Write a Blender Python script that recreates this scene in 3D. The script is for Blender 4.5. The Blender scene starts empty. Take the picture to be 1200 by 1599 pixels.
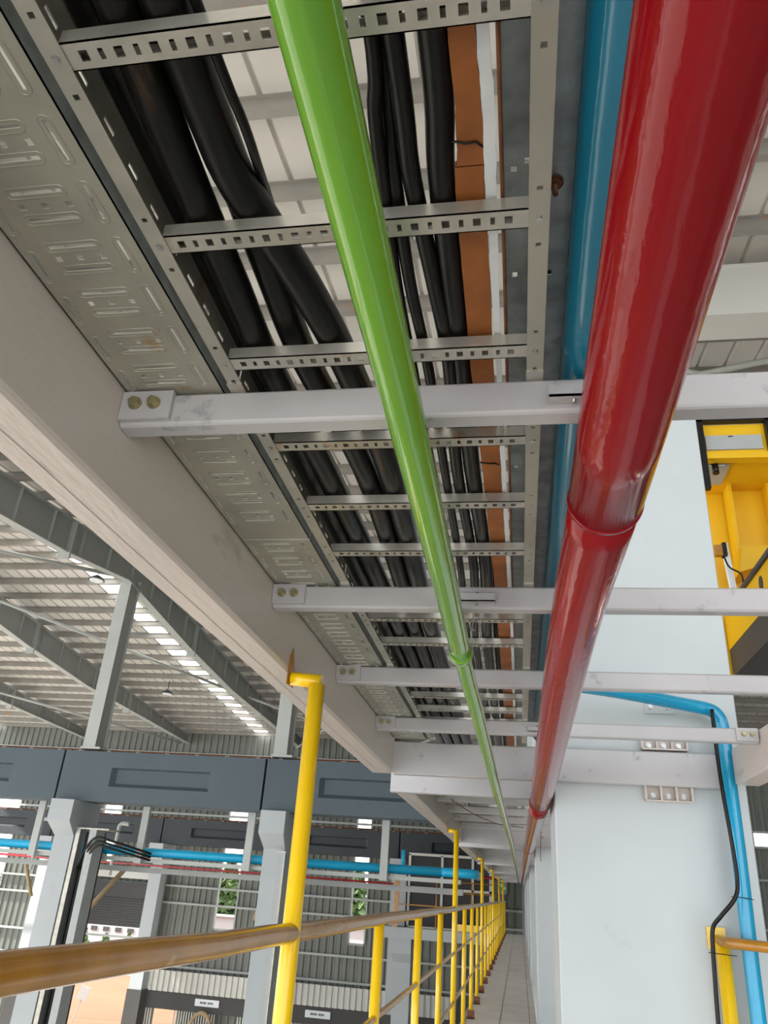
import bpy, bmesh, math, random
from mathutils import Vector, Matrix
random.seed(7)
C = bpy.context.scene.collection
SC = bpy.context.scene

# ------------------------------------------------------------------ camera
# world axes: X across the walkway, Y along it, Z up; origin = the camera
CR = ((0.9855604, -0.0120588, -0.1688943),
      (0.1564649, 0.4461465, 0.8811765),
      (0.0647257, -0.8948787, 0.4415911))
cd = bpy.data.cameras.new('camera'); cam = bpy.data.objects.new('camera', cd); C.objects.link(cam)
m = Matrix.Identity(4)
for i in range(3):
    m[i][0] = CR[i][0]; m[i][1] = -CR[i][1]; m[i][2] = -CR[i][2]
cam.matrix_world = m
cd.sensor_fit = 'VERTICAL'; cd.sensor_height = 36.0; cd.lens = 1193.94 / 1599 * 36.0
cd.clip_start = 0.02; cd.clip_end = 400
SC.camera = cam

# ------------------------------------------------------------------ light
w = bpy.data.worlds.new('world'); SC.world = w; w.use_nodes = True
bgn = w.node_tree.nodes['Background']
bgn.inputs[0].default_value = (0.90, 0.95, 1.0, 1); bgn.inputs[1].default_value = 2.3
sl = bpy.data.lights.new('sun', 'SUN'); sl.energy = 12.0; sl.angle = math.radians(1.0); sl.color = (1, 0.93, 0.84)
sun = bpy.data.objects.new('sun', sl); C.objects.link(sun); sun.rotation_euler = Vector((.80, .18, -.58)).to_track_quat('-Z', 'Y').to_euler()
SC.view_settings.view_transform = 'Standard'; SC.view_settings.look = 'None'
SC.view_settings.exposure = 0.42; SC.view_settings.gamma = 1.0; SC.view_settings.use_curve_mapping = False
try:
    SC.cycles.max_bounces = 10; SC.cycles.diffuse_bounces = 7; SC.cycles.glossy_bounces = 4
except Exception: pass

# ------------------------------------------------------------------ materials
def mat(name, col, rough=.5, metal=0., var=0., vscale=3., bump=0., bscale=40., stain=None, stainamt=0., stainscale=6.,
        coat=0., stretch=None, spec=.5, var2=None):
    mt = bpy.data.materials.new(name); mt.use_nodes = True
    nt = mt.node_tree; N = nt.nodes; L = nt.links; b = N['Principled BSDF']
    b.inputs['Roughness'].default_value = rough; b.inputs['Metallic'].default_value = metal
    b.inputs['Specular IOR Level'].default_value = spec
    if coat: b.inputs['Coat Weight'].default_value = coat; b.inputs['Coat Roughness'].default_value = .06
    g = N.new('ShaderNodeNewGeometry'); mp = N.new('ShaderNodeMapping')
    L.new(g.outputs['Position'], mp.inputs['Vector'])
    if stretch: mp.inputs['Scale'].default_value = stretch
    src = None
    base = (*col, 1)
    n = N.new('ShaderNodeTexNoise'); n.inputs['Scale'].default_value = vscale; n.inputs['Detail'].default_value = 5
    L.new(mp.outputs[0], n.inputs['Vector'])
    r = N.new('ShaderNodeValToRGB'); L.new(n.outputs['Fac'], r.inputs[0])
    r.color_ramp.elements[0].position = .32; r.color_ramp.elements[1].position = .68
    lo = var2 if var2 else tuple(c * (1 - var) for c in col)
    r.color_ramp.elements[0].color = (*lo, 1); r.color_ramp.elements[1].color = base
    src = r.outputs[0]
    if stain:
        n2 = N.new('ShaderNodeTexNoise'); n2.inputs['Scale'].default_value = stainscale; n2.inputs['Detail'].default_value = 8
        n2.inputs['Roughness'].default_value = .65
        L.new(mp.outputs[0], n2.inputs['Vector'])
        r2 = N.new('ShaderNodeValToRGB'); L.new(n2.outputs['Fac'], r2.inputs[0])
        r2.color_ramp.elements[0].position = .66 - stainamt * .25; r2.color_ramp.elements[1].position = .74 - stainamt * .2
        r2.color_ramp.elements[0].color = (0, 0, 0, 1); r2.color_ramp.elements[1].color = (.8, .8, .8, 1)
        mx = N.new('ShaderNodeMixRGB'); L.new(r2.outputs[0], mx.inputs[0]); L.new(src, mx.inputs[1]); mx.inputs[2].default_value = (*stain, 1)
        src = mx.outputs[0]
    L.new(src, b.inputs['Base Color'])
    if bump:
        n3 = N.new('ShaderNodeTexNoise'); n3.inputs['Scale'].default_value = bscale; n3.inputs['Detail'].default_value = 4
        L.new(mp.outputs[0], n3.inputs['Vector'])
        bp = N.new('ShaderNodeBump'); bp.inputs['Strength'].default_value = bump; bp.inputs['Distance'].default_value = .002
        L.new(n3.outputs['Fac'], bp.inputs['Height']); L.new(bp.outputs[0], b.inputs['Normal'])
        if coat: L.new(bp.outputs[0], b.inputs['Coat Normal'])
    return mt
M = {}
M['white'] = mat('white_paint', (.49, .475, .49), .30, var=.14, vscale=2.5, bump=.25, bscale=90, stain=(.25, .25, .27), stainamt=.16, stainscale=13)
M['beam'] = mat('cream_beam_paint', (.60, .53, .485), .28, var=.12, vscale=2, bump=.8, bscale=40, stretch=(1.6, .35, 1), stain=(.36, .30, .26), stainamt=.0, stainscale=5)
M['column'] = mat('column_paint', (.50, .535, .55), .38, var=.09, vscale=1.6, bump=.1, bscale=30, stain=(.40, .44, .45), stainamt=.03, stainscale=2.6)
M['galv'] = mat('galvanised_steel', (.52, .50, .44), .42, .55, var=.28, vscale=9, bump=.2, bscale=120, stain=(.36, .22, .11), stainamt=.12, stainscale=11)
M['galvtray'] = mat('dull_galvanised_tray', (.47, .455, .385), .40, .45, var=.22, vscale=6, bump=.25, bscale=90, stain=(.40, .27, .13), stainamt=.12, stainscale=13)
M['galvblue'] = mat('bluish_galvanised', (.42, .47, .49), .38, .5, var=.40, vscale=22, bump=.15, bscale=60, stain=(.22, .24, .25), stainamt=.15, stainscale=18)
M['rung'] = mat('rung_steel', (.58, .56, .50), .30, .6, var=.22, vscale=18, stain=(.42, .24, .11), stainamt=.2, stainscale=16)
M['bolt'] = mat('zinc_bolt', (.42, .38, .22), .35, .7, var=.3, vscale=60)
M['boltgrey'] = mat('grey_bolt', (.50, .50, .48), .30, .8, var=.3, vscale=60)
M['rust'] = mat('rusty_steel', (.23, .085, .035), .7, .1, var=.5, vscale=30)
M['black'] = mat('black_cable', (.0065, .0062, .006), .36, spec=.3, var=.3, vscale=10, bump=.25, bscale=35, stain=(.07, .036, .016), stainamt=.16, stainscale=9, stretch=(4, .5, 4))
M['brown'] = mat('orange_brown_sheath', (.36, .115, .022), .62, var=.35, vscale=14, bump=.5, bscale=25, stain=(.06, .02, .01), stainamt=.05, stainscale=26)
M['stripw'] = mat('pale_strip', (.78, .82, .86), .6, var=.08, vscale=40)
M['green'] = mat('green_gloss_paint', (.155, .39, .022), .10, var=.14, vscale=3, bump=.35, bscale=30, coat=.5, stretch=(1, .35, 1), var2=(.12, .31, .03))
M['red'] = mat('red_gloss_paint', (.27, .004, .009), .11, var=.25, vscale=3, bump=.5, bscale=42, spec=.33, stretch=(1, .45, 1))
M['blue'] = mat('blue_gloss_paint', (.006, .20, .34), .2, var=.2, vscale=5, bump=.3, bscale=40, coat=.5, stretch=(1, .3, 1))
M['blue2'] = mat('sky_blue_gloss_paint', (.004, .33, .58), .2, var=.12, vscale=5, bump=.15, bscale=40, coat=.5)
M['yellow'] = mat('yellow_gloss_paint', (.90, .56, .003), .2, var=.1, vscale=4, bump=.2, bscale=30, coat=.4)
M['yrail'] = mat('ochre_rail_paint', (.46, .20, .014), .2, var=.25, vscale=9, bump=.25, bscale=30, coat=.25, stain=(.55, .36, .12), stainamt=.0, stainscale=6)
M['crane'] = mat('crane_yellow', (.80, .47, .006), .4, var=.06, vscale=2)
M['deck'] = mat('walkway_plate', (.86, .83, .81), .6, var=.13, vscale=3, bump=.2, bscale=60, stain=(.34, .28, .24), stainamt=.05, stainscale=4)
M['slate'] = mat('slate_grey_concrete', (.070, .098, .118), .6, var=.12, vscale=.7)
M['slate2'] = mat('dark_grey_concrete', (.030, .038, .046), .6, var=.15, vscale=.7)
M['pier'] = mat('pale_grey_concrete', (.42, .45, .47), .6, var=.1, vscale=.6, stain=(.36, .38, .39), stainamt=.05, stainscale=1.2)
M['steelpale'] = mat('pale_painted_steel', (.43, .45, .43), .45, var=.1, vscale=1)
M['rafter'] = mat('grey_primer_steel', (.36, .37, .355), .5, var=.15, vscale=.8)
M['purlin'] = mat('galvanised_purlin', (.33, .31, .28), .4, .2, var=.25, vscale=1.2, stain=(.50, .20, .07), stainamt=.10, stainscale=1.6)
M['sheet'] = mat('roof_sheet', (.68, .655, .62), .38, .1, var=.12, vscale=1.2)
M['wall'] = mat('wall_sheet', (.185, .195, .172), .5, .1, var=.12, vscale=.5)
M['wallw'] = mat('white_sheet', (.62, .61, .57), .5, .1, var=.12, vscale=.5)
M['darkgrey'] = mat('charcoal_paint', (.050, .047, .046), .55, var=.15, vscale=1)
M['midgrey'] = mat('grey_panel', (.40, .42, .42), .45, var=.08, vscale=6)
M['concrete'] = mat('hall_concrete', (.46, .45, .42), .7, var=.15, vscale=.3)
M['soil'] = mat('orange_soil', (.26, .105, .05), .95, var=.2, vscale=.15, stain=(.12, .12, .05), stainamt=.06, stainscale=.5)
M['road'] = mat('pale_road', (.26, .25, .24), .9, var=.1, vscale=.3)
M['leaf'] = mat('leaves', (.12, .19, .06), .7, var=.5, vscale=3)
M['trunk'] = mat('bark', (.12, .08, .05), .8, var=.3, vscale=5)
M['plaster'] = mat('white_plaster', (.42, .42, .42), .8, var=.08, vscale=.5)
M['glassd'] = mat('dark_glazing', (.022, .022, .025), .55, var=.2, vscale=.6)
M['hose'] = mat('tan_hose', (.40, .29, .16), .6, var=.2, vscale=2)
tm = bpy.data.materials.new('translucent_sheet'); tm.use_nodes = True
nt = tm.node_tree; nt.nodes.clear(); o_ = nt.nodes.new('ShaderNodeOutputMaterial')
t_ = nt.nodes.new('ShaderNodeBsdfTranslucent'); t_.inputs[0].default_value = (.95, .96, .94, 1)
p_ = nt.nodes.new('ShaderNodeBsdfTransparent'); x_ = nt.nodes.new('ShaderNodeMixShader'); x_.inputs[0].default_value = .0
nt.links.new(t_.outputs[0], x_.inputs[1]); nt.links.new(p_.outputs[0], x_.inputs[2]); nt.links.new(x_.outputs[0], o_.inputs[0])
M['trans'] = tm
M['blue3'] = mat('bright_blue_paint', (.015, .43, .72), .35, var=.08, vscale=2)

# ------------------------------------------------------------------ helpers
ORG = {}
class MB:
    def __init__(s): s.v = []; s.f = []; s.sm = []
    def quad(s, a, b, c, d):
        n = len(s.v); s.v += [a, b, c, d]; s.f.append((n, n+1, n+2, n+3)); s.sm.append(False); return s
    def poly(s, pts, faces, smooth=False):
        n = len(s.v); s.v += [tuple(p) for p in pts]
        for f in faces: s.f.append(tuple(n+i for i in f)); s.sm.append(smooth)
        return s
    def box(s, x0, x1, y0, y1, z0, z1, b=0.):
        # box, optionally with chamfered long edges of size b (octagonal section on the longest axis)
        if b <= 0:
            p = [(x, y, z) for x in (x0, x1) for y in (y0, y1) for z in (z0, z1)]
            return s.poly(p, [(0,1,3,2),(4,6,7,5),(0,4,5,1),(2,3,7,6),(0,2,6,4),(1,5,7,3)])
        d = (x1-x0, y1-y0, z1-z0); ax = d.index(max(d))
        r = [(x0, x1), (y0, y1), (z0, z1)]; o = [i for i in range(3) if i != ax]
        (a0, a1), (c0, c1) = r[o[0]], r[o[1]]
        k = b*.42
        ring = [(a0+b,c0),(a1-b,c0),(a1-b+b-k,c0+k),(a1,c0+b),(a1,c1-b),(a1-k,c1-k),(a1-b,c1),(a0+b,c1),(a0+k,c1-k),(a0,c1-b),(a0,c0+b),(a0+k,c0+k)]
        pts = []
        for t in r[ax]:
            for (u, v) in ring:
                q = [0,0,0]; q[ax] = t; q[o[0]] = u; q[o[1]] = v; pts.append(tuple(q))
        n = len(ring); fs = [(i, (i+1) % n, n+(i+1) % n, n+i) for i in range(n)]
        s.poly(pts, fs); s.poly(pts[:n], [tuple(range(n))]); s.poly(pts[n:], [tuple(range(n))]); return s
    def bar(s, a, b, w, h, up=(0,0,1)):
        a = Vector(a); b = Vector(b); d = (b-a).normalized(); up = Vector(up)
        if abs(d.dot(up)) > .98: up = Vector((0,1,0))
        x = d.cross(up).normalized(); y = x.cross(d)
        p = [tuple(q + x*sx*w/2 + y*sy*h/2) for q in (a, b) for sx in (-1,1) for sy in (-1,1)]
        return s.poly(p, [(0,1,3,2),(4,6,7,5),(0,4,5,1),(2,3,7,6),(0,2,6,4),(1,5,7,3)])
    def tube(s, pts, r, n=20, caps=True):
        pts = [Vector(p) for p in pts]; rr = r if isinstance(r, (list, tuple)) else [r]*len(pts)
        rings = []; ref = None
        for i, p in enumerate(pts):
            if i == 0: d = pts[1]-p
            elif i == len(pts)-1: d = p-pts[i-1]
            else: d = (pts[i+1]-p).normalized() + (p-pts[i-1]).normalized()
            d.normalize()
            if ref is None:
                ref = Vector((0,0,1)) if abs(d.z) < .9 else Vector((0,1,0))
            x = d.cross(ref).normalized(); y = x.cross(d).normalized(); ref = y
            rings.append([tuple(p + (x*math.cos(t)+y*math.sin(t))*rr[i]) for t in [2*math.pi*k/n for k in range(n)]])
        b = len(s.v)
        for g in rings: s.v += g
        for i in range(len(rings)-1):
            for k in range(n):
                s.f.append((b+i*n+k, b+i*n+(k+1) % n, b+(i+1)*n+(k+1) % n, b+(i+1)*n+k)); s.sm.append(True)
        if caps:
            s.f.append(tuple(b+k for k in range(n))); s.sm.append(False)
            s.f.append(tuple(b+(len(rings)-1)*n+k for k in range(n))); s.sm.append(False)
        return s
    def prism(s, prof, axis, t0, t1):
        # prof: list of 2D points in the plane perpendicular to axis (order of remaining axes)
        o = [i for i in range(3) if i != axis]; pts = []
        for t in (t0, t1):
            for u, v in prof:
                q = [0,0,0]; q[axis] = t; q[o[0]] = u; q[o[1]] = v; pts.append(tuple(q))
        n = len(prof)
        s.poly(pts, [(i, (i+1) % n, n+(i+1) % n, n+i) for i in range(n)] + [tuple(range(n)), tuple(range(2*n-1, n-1, -1))]); return s
    def plate(s, x0, x1, y0, y1, z, t, holes, swap=None):
        # flat plate with rectangular holes; swap maps (x,y,z)->other axes
        T = swap or (lambda x, y, z: (x, y, z))
        xs = sorted({x0, x1} | {v for h in holes for v in (h[0], h[1]) if x0 < v < x1})
        ys = sorted({y0, y1} | {v for h in holes for v in (h[2], h[3]) if y0 < v < y1})
        nx, ny = len(xs)-1, len(ys)-1
        full = [[True]*ny for _ in range(nx)]
        for i in range(nx):
            cx = (xs[i]+xs[i+1])/2
            hh = [h for h in holes if h[0] < cx < h[1]]
            for j in range(ny):
                cy = (ys[j]+ys[j+1])/2
                if any(h[2] < cy < h[3] for h in hh): full[i][j] = False
        for i in range(nx):
            for j in range(ny):
                if not full[i][j]: continue
                a, b, c, d = xs[i], xs[i+1], ys[j], ys[j+1]
                s.quad(T(a,c,z), T(a,d,z), T(b,d,z), T(b,c,z)); s.quad(T(a,c,z+t), T(b,c,z+t), T(b,d,z+t), T(a,d,z+t))
                if i == 0 or not full[i-1][j]: s.quad(T(a,c,z), T(a,c,z+t), T(a,d,z+t), T(a,d,z))
                if i == nx-1 or not full[i+1][j]: s.quad(T(b,c,z), T(b,d,z), T(b,d,z+t), T(b,c,z+t))
                if j == 0 or not full[i][j-1]: s.quad(T(a,c,z), T(b,c,z), T(b,c,z+t), T(a,c,z+t))
                if j == ny-1 or not full[i][j+1]: s.quad(T(a,d,z), T(a,d,z+t), T(b,d,z+t), T(b,d,z))
        return s
    def bolt(s, c, r, h, axis):
        # hex head, axis unit vector pointing outwards
        c = Vector(c); a = Vector(axis); x = a.orthogonal().normalized(); y = a.cross(x)
        p0 = [tuple(c + (x*math.cos(t)+y*math.sin(t))*r) for t in [math.pi/3*k for k in range(6)]]
        p1 = [tuple(Vector(q) + a*h) for q in p0]
        w0 = [tuple(c + (x*math.cos(t)+y*math.sin(t))*r*1.3) for t in [math.pi/8*k for k in range(16)]]
        w1 = [tuple(Vector(q) + a*h*.25) for q in w0]
        s.poly(p0+p1, [(i, (i+1) % 6, 6+(i+1) % 6, 6+i) for i in range(6)] + [tuple(range(6, 12))])
        s.poly(w0+w1, [(i, (i+1) % 16, 16+(i+1) % 16, 16+i) for i in range(16)] + [tuple(range(16, 32))]); return s
    def build(s, name, mt, parent=None, label=None):
        me = bpy.data.meshes.new(name); L = (0,0,0); p = parent
        while p is not None:
            if p.name in ORG: L = ORG[p.name]; break
            p = p.parent
        me.from_pydata([(v[0]-L[0], v[1]-L[1], v[2]-L[2]) for v in s.v], [], s.f)
        me.polygons.foreach_set('use_smooth', s.sm); me.validate(); 
        bm = bmesh.new(); bm.from_mesh(me); bmesh.ops.remove_doubles(bm, verts=bm.verts, dist=1e-5)
        bmesh.ops.recalc_face_normals(bm, faces=bm.faces); bm.to_mesh(me); bm.free()
        me.materials.append(M[mt] if isinstance(mt, str) else mt)
        o = bpy.data.objects.new(name, me); C.objects.link(o); o.parent = parent
        if label: o['label'] = label
        return o
def thing(name, label, cat, loc, group=None):
    o = bpy.data.objects.new(name, None); C.objects.link(o); o.location = loc; o.empty_display_size = .1
    ORG[o.name] = tuple(loc); o['label'] = label; o['category'] = cat
    if group: o['group'] = group
    return o
def tag(o, label, cat, group=None):
    o['label'] = label; o['category'] = cat
    if group: o['group'] = group
    return o
def struct(o): o['kind'] = 'structure'; return o
def copy_tree(o, parent=None):
    c = o.copy(); C.objects.link(c); c.parent = parent
    for ch in [q for q in bpy.data.objects if q.parent == o]: copy_tree(ch, c)
    return c
def spline(pts, n=6):
    P = [Vector(p) for p in pts]; P = [P[0]*2-P[1]] + P + [P[-1]*2-P[-2]]; out = []
    for i in range(1, len(P)-2):
        for k in range(n):
            t = k/n; a, b, c, d = P[i-1], P[i], P[i+1], P[i+2]
            out.append(.5*((2*b)+(c-a)*t+(2*a-5*b+4*c-d)*t*t+(3*b-a-3*c+d)*t**3))
    out.append(P[-2]); return out
ORD = ['first', 'second', 'third', 'fourth', 'fifth', 'sixth', 'seventh', 'eighth', 'ninth', 'tenth']
BAY = 5.76; NB = 6
GZ = -9.0

# ================================================================== SETTING
# hall floor and outside ground
struct(MB().box(-60, 30, -30, 43.0, GZ-.2, GZ).build('floor', 'concrete'))
struct(MB().box(-120, 60, 43.0, 81, GZ-.25, GZ-.05).build('floor_soil_yard', 'soil'))
struct(MB().box(-120, 60, 81, 88, GZ-.25, GZ-.03).build('floor_road', 'road'))
struct(MB().box(-160, 90, 88, 170, GZ-.25, GZ-.05).build('floor_verge', 'soil'))

# end wall: corrugated sheet panels around real openings
WY = 43.0
def corr(mb, x0, x1, z0, z1, y, pitch=.36, d=.06):
    n = max(1, int(round((x1-x0)/pitch))); p = (x1-x0)/n
    pr = []
    for i in range(n):
        a = x0+i*p; pr += [(a, y), (a+p*.3, y), (a+p*.42, y-d), (a+p*.88, y-d)]
    pr.append((x1, y))
    pts = [(x, yy, z0) for x, yy in pr] + [(x, yy, z1) for x, yy in pr]; k = len(pr)
    mb.poly(pts, [(i, i+1, k+i+1, k+i) for i in range(k-1)])
WZ1 = 7.4
openings = [(-30.0, -28.2, -4.0, 3.4), (-23.0, -21.9, .35, 3.4), (-23.5, -19.35, GZ, -2.62), (-15.6, -14.5, -2.4, 3.4), (-8.45, -7.65, -2.55, 3.35),
            (-1.05, -.65, .2, 1.0), (.18, .5, -1.2, 2.0), (11.3, 13.2, 3.0, 3.7), (11.6, 13.2, -5, .2),
            (-18.1, -16.9, GZ, -6.0), (-10.3, -9.2, GZ, -5.75)]
xs = sorted({-34, 16} | {v for o in openings for v in o[:2]})
mb = MB()
for a, b in zip(xs, xs[1:]):
    cx = (a+b)/2; cuts = sorted([(o[2], o[3]) for o in openings if o[0] < cx < o[1]]); z = GZ
    for c0, c1 in cuts:
        if c0 > z+.01: corr(mb, a, b, z, c0, WY)
        z = c1
    if z < WZ1: corr(mb, a, b, z, WZ1, WY)
struct(mb.build('wall_back', 'wall'))
mb = MB(); k = 0  # unseen wall, added to keep daylight off the beams from the right
while k < 60: mb.box(18.0, 18.06, -16+k, -15.1+k, GZ, 9.0); mb.box(18.06, 18.12, -15.1+k, -15+k, GZ, 9.0); k += 1
struct(mb.build('wall_right_light_block', 'wall'))
# window strip mullions
win_n = 0
for o in openings:
    if o[2] > GZ+.5:
        win_n += 1
        f = MB()
        for z in [o[2], o[3]]: f.box(o[0], o[1], WY-.1, WY+.02, z-.05, z+.05)
        for x in (o[0], o[1]): f.box(x-.04, x+.04, WY-.1, WY+.02, o[2], o[3])
        struct(f.build('window_%d' % win_n, 'steelpale'))
# girts along the wall
for i, z in enumerate([6.2, 3.0, 1.55, -.55, -1.35, -3.1, -4.2]):
    o = MB().box(-34, 16, WY-.22, WY-.08, z-.05, z+.05).build('wall_girt', 'steelpale')
    tag(o, 'pale horizontal wall rail on the corrugated end wall, %s from the top' % ORD[i], 'wall rail', 'rails across the end wall')
# white skirt sheet, dark lintel and slatted screens at the foot of the wall
mb = MB(); corr(mb, -19.1, -3.0, -5.25, -4.35, WY-.5, .3, .08)
tag(mb.build('canopy_sheet', 'wallw'), 'white corrugated canopy strip low on the end wall', 'canopy')
th = thing('lintel_band', 'charcoal band under the white corrugated canopy strip', 'lintel', (-11, WY-.45, -6.0))
MB().box(-19.1, -3.0, WY-.48, WY-.15, -6.0, -5.27).build('band', 'darkgrey', th)
for x in (-15.2, -9.6):
    t = thing('name_plate', 'small white plate with blurred dark lettering on the charcoal band, %s' % ('nearest the shutter door' if x < -12 else 'farther from the shutter door'), 'sign', (x, WY-.5, -5.6))
    MB().box(x-.62, x+.62, WY-.55, WY-.485, -5.72, -5.42).build('plate', 'stripw', t)
    for wd in ([-.33, -.27, -.19, -.12, -.06], [.07, .14, .21, .29]):
        g = MB().box(x+wd[0]-.03, x+wd[-1]+.03, WY-.552, WY-.549, -5.545, -5.53)
        for dx in wd: g.box(x+dx-.022, x+dx+.022, WY-.56, WY-.548, -5.61, -5.53)
        g.build('lettering', 'slate2', t)
for i, (a, b) in enumerate([(-18.9, -18.12), (-16.88, -14.7), (-13.6, -10.35), (-9.15, -6.6)]):
    s_ = MB(); x = a
    while x < b: s_.box(x, x+.05, WY-.42, WY-.36, GZ, -6.0); x += .13
    tag(s_.build('slat_screen', 'wallw'), 'white vertical slat screen under the charcoal band, %s from the shutter door' % ORD[i], 'screen', 'slat screens along the end wall')
t = MB().tube(spline([(-16.3, WY-.8, GZ), (-16.1, WY-.8, -7.5), (-15.7, WY-.8, -6.2), (-15.1, WY-.8, -6.0), (-14.75, WY-.8, -6.8), (-14.8, WY-.8, GZ)]), .09, 10).build('looped_hose', 'hose')
tag(t, 'tan hose looped up in front of the charcoal band', 'hose')
# roller shutter door
t = thing('roller_shutter', 'charcoal roller shutter partly lowered over the orange yard opening', 'shutter', (-21.4, WY-.3, -2.6))
MB().box(-23.6, -19.2, WY-.75, WY-.12, -1.25, -.55).build('shutter_box', 'darkgrey', t)
sh = MB()
z = -2.62
while z < -1.25: sh.box(-23.5, -19.3, WY-.36, WY-.30, z, min(z+.11, -1.25)); z += .12
sh.build('curtain', 'darkgrey', t)
for x in (-23.6, -19.25): MB().box(x, x+.14, WY-.42, WY-.12, GZ, -1.25).build('guide_rail', 'darkgrey', t)
tag(MB().box(-24.5, -19.0, WY-1.1, WY-.9, -.35, .05).build('door_beam', 'wallw'), 'cream steel beam above the roller shutter box', 'beam')
struct(MB().box(-19.0, -18.55, WY-.9, WY-.1, GZ, 1.2).box(-24.3, -23.75, WY-.9, WY-.1, GZ, 1.2).build('trim_1', 'pier'))

# outside: boundary wall, trees, sign, pole
t = thing('boundary_building', 'long white building with a row of small dark windows beyond the yard', 'building', (-45, 100, GZ))
MB().box(-75, 10, 100, 101, GZ-.05, -4.2).build('facade', 'plaster', t)
for i in range(26): MB().box(-60+i*1.6, -59.2+i*1.6, 99.93, 100.02, -6.75, -6.3).build('window', 'darkgrey', t)
MB().box(-75.2, 10.2, 99.6, 101.2, -4.2, -4.0).build('roof_edge', 'plaster', t)
def tree(x, y, h, r, label, nl=240, ls=.22):
    t = thing('tree', label, 'tree', (x, y, GZ), 'trees beyond the yard')
    MB().tube([(x, y, GZ-.1), (x, y, GZ+h*.45)], [.12, .08], 8).build('trunk', 'trunk', t)
    c = MB()
    for k in range(nl):
        u = random.random(); a = random.uniform(0, 6.28); rr = r*math.sqrt(random.random())*(1.05-u)
        p = Vector((x+rr*math.cos(a), y+rr*math.sin(a), GZ+h*.22+u*h*.78)); s = random.uniform(.6, 1.3)*ls
        d1 = Vector((random.uniform(-1,1), random.uniform(-1,1), random.uniform(-1,1))).normalized()*s; d2 = d1.orthogonal().normalized()*s
        c.quad(tuple(p-d1), tuple(p+d2), tuple(p+d1), tuple(p-d2))
    c.build('foliage', 'leaf', t)
for i in range(7):
    tree(-50.5+i*2.7, 90.5, 2.9+.4*math.sin(i*2), 1.0, 'slim young conifer in front of the white building, %s from the left' % ORD[i])
W20 = ['first','second','third','fourth','fifth','sixth','seventh','eighth','ninth','tenth','eleventh','twelfth','thirteenth','fourteenth']
for i in range(14):
    tree(-84+i*6.3, 112+2*math.sin(i*3), 12.5+1.3*math.sin(i*1.7), 3.0, 'big leafy tree beyond the white building, seen through the wall windows, %s from the left' % W20[i], 900, .55)
t = thing('yard_sign', 'small blue-grey sign board on a thin leaning post in the orange yard', 'sign', (-28.8, 55.6, GZ))
MB().bar((-28.95, 55.6, GZ-.05), (-28.5, 55.6, GZ+1.4), .07, .07).build('post', 'steelpale', t)
MB().bar((-28.55, 55.53, GZ+1.2), (-28.35, 55.53, GZ+1.95), .72, .05, (0,1,0)).build('board', 'midgrey', t)
tag(MB().tube([(-30.3, 57, GZ-.05), (-30.25, 57, -3.0)], .06, 8).build('yard_pole', 'steelpale'), 'thin grey pole standing in the yard beside the shutter opening', 'pole')

# roof
RP = [(-14, 7.4), (2, 7.05), (14, 8.45), (22, 9.15), (31, 8.3), (43.3, 7.35)]
def rz(y):
    for (a, za), (b, zb) in zip(RP, RP[1:]):
        if y <= b: return za+(zb-za)*(y-a)/(b-a)
    return RP[-1][1]
def roof_sheet(mb, x0, x1, ys):
    n = max(1, int(round((x1-x0)/.43))); p = (x1-x0)/n; pr = []
    for i in range(n): a = x0+i*p; pr += [(a, 0), (a+p*.8, 0), (a+p*.84, .05), (a+p*.92, .05), (a+p*.96, 0)]
    pr.append((x1, 0)); k = len(pr); pts = []
    for y in ys: pts += [(x, y, rz(y)+dz) for x, dz in pr]
    mb.poly(pts, [(j*k+i, j*k+i+1, (j+1)*k+i+1, (j+1)*k+i) for j in range(len(ys)-1) for i in range(k-1)])
YS = [a for a, _ in RP]
mb = MB()
roof_sheet(mb, -34, -31.2, YS); roof_sheet(mb, -30.5, -14.55, YS); roof_sheet(mb, -13.75, 16, YS)
roof_sheet(mb, -14.55, -13.75, [-14, 2, 14, 18]); roof_sheet(mb, -31.2, -30.5, [-14, 2, 14, 22, 28])
struct(mb.build('ceiling', 'sheet'))
for i, (a, b, y0) in enumerate([(-14.55, -13.75, 18), (-31.2, -30.5, 28)]):
    ys = [y0]+[y for y in YS if y > y0]; mb = MB(); roof_sheet(mb, a, b, ys)
    tag(mb.build('skylight_strip', 'trans'), 'bright translucent skylight strip in the roof, %s' % ('behind the first grey rafters' if i == 0 else 'at the far left'), 'skylight')
y = 2.6; i = 0
pur = None
while y < 43:
    z = rz(y)
    pts = [(y-.03, z-.2), (y+.07, z-.2), (y+.07, z-.165), (y+.06, z-.165), (y+.06, z-.185), (y-.015, z-.185), (y-.015, z-.02), (y-.08, z-.02), (y-.08, z-.005), (y-.03, z-.005)]
    o = MB().prism(pts, 0, -34, 16).build('roof_purlin', 'purlin')
    side = 'counted from above the nearest cable tray'
    nm = (['', 'twenty-', 'thirty-'][0 if i < 20 else (1 if i < 30 else 2)])
    W = ['first','second','third','fourth','fifth','sixth','seventh','eighth','ninth','tenth','eleventh','twelfth','thirteenth','fourteenth','fifteenth','sixteenth','seventeenth','eighteenth','nineteenth','twentieth','twenty-first','twenty-second','twenty-third','twenty-fourth','twenty-fifth','twenty-sixth','twenty-seventh','twenty-eighth','twenty-ninth','thirtieth','thirty-first','thirty-second','thirty-third','thirty-fourth','thirty-fifth','thirty-sixth']
    tag(o, 'galvanised purlin under the roof sheets, %s counting away from the viewer' % W[i], 'purlin', 'purlins under the roof')
    y += 1.2; i += 1
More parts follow.
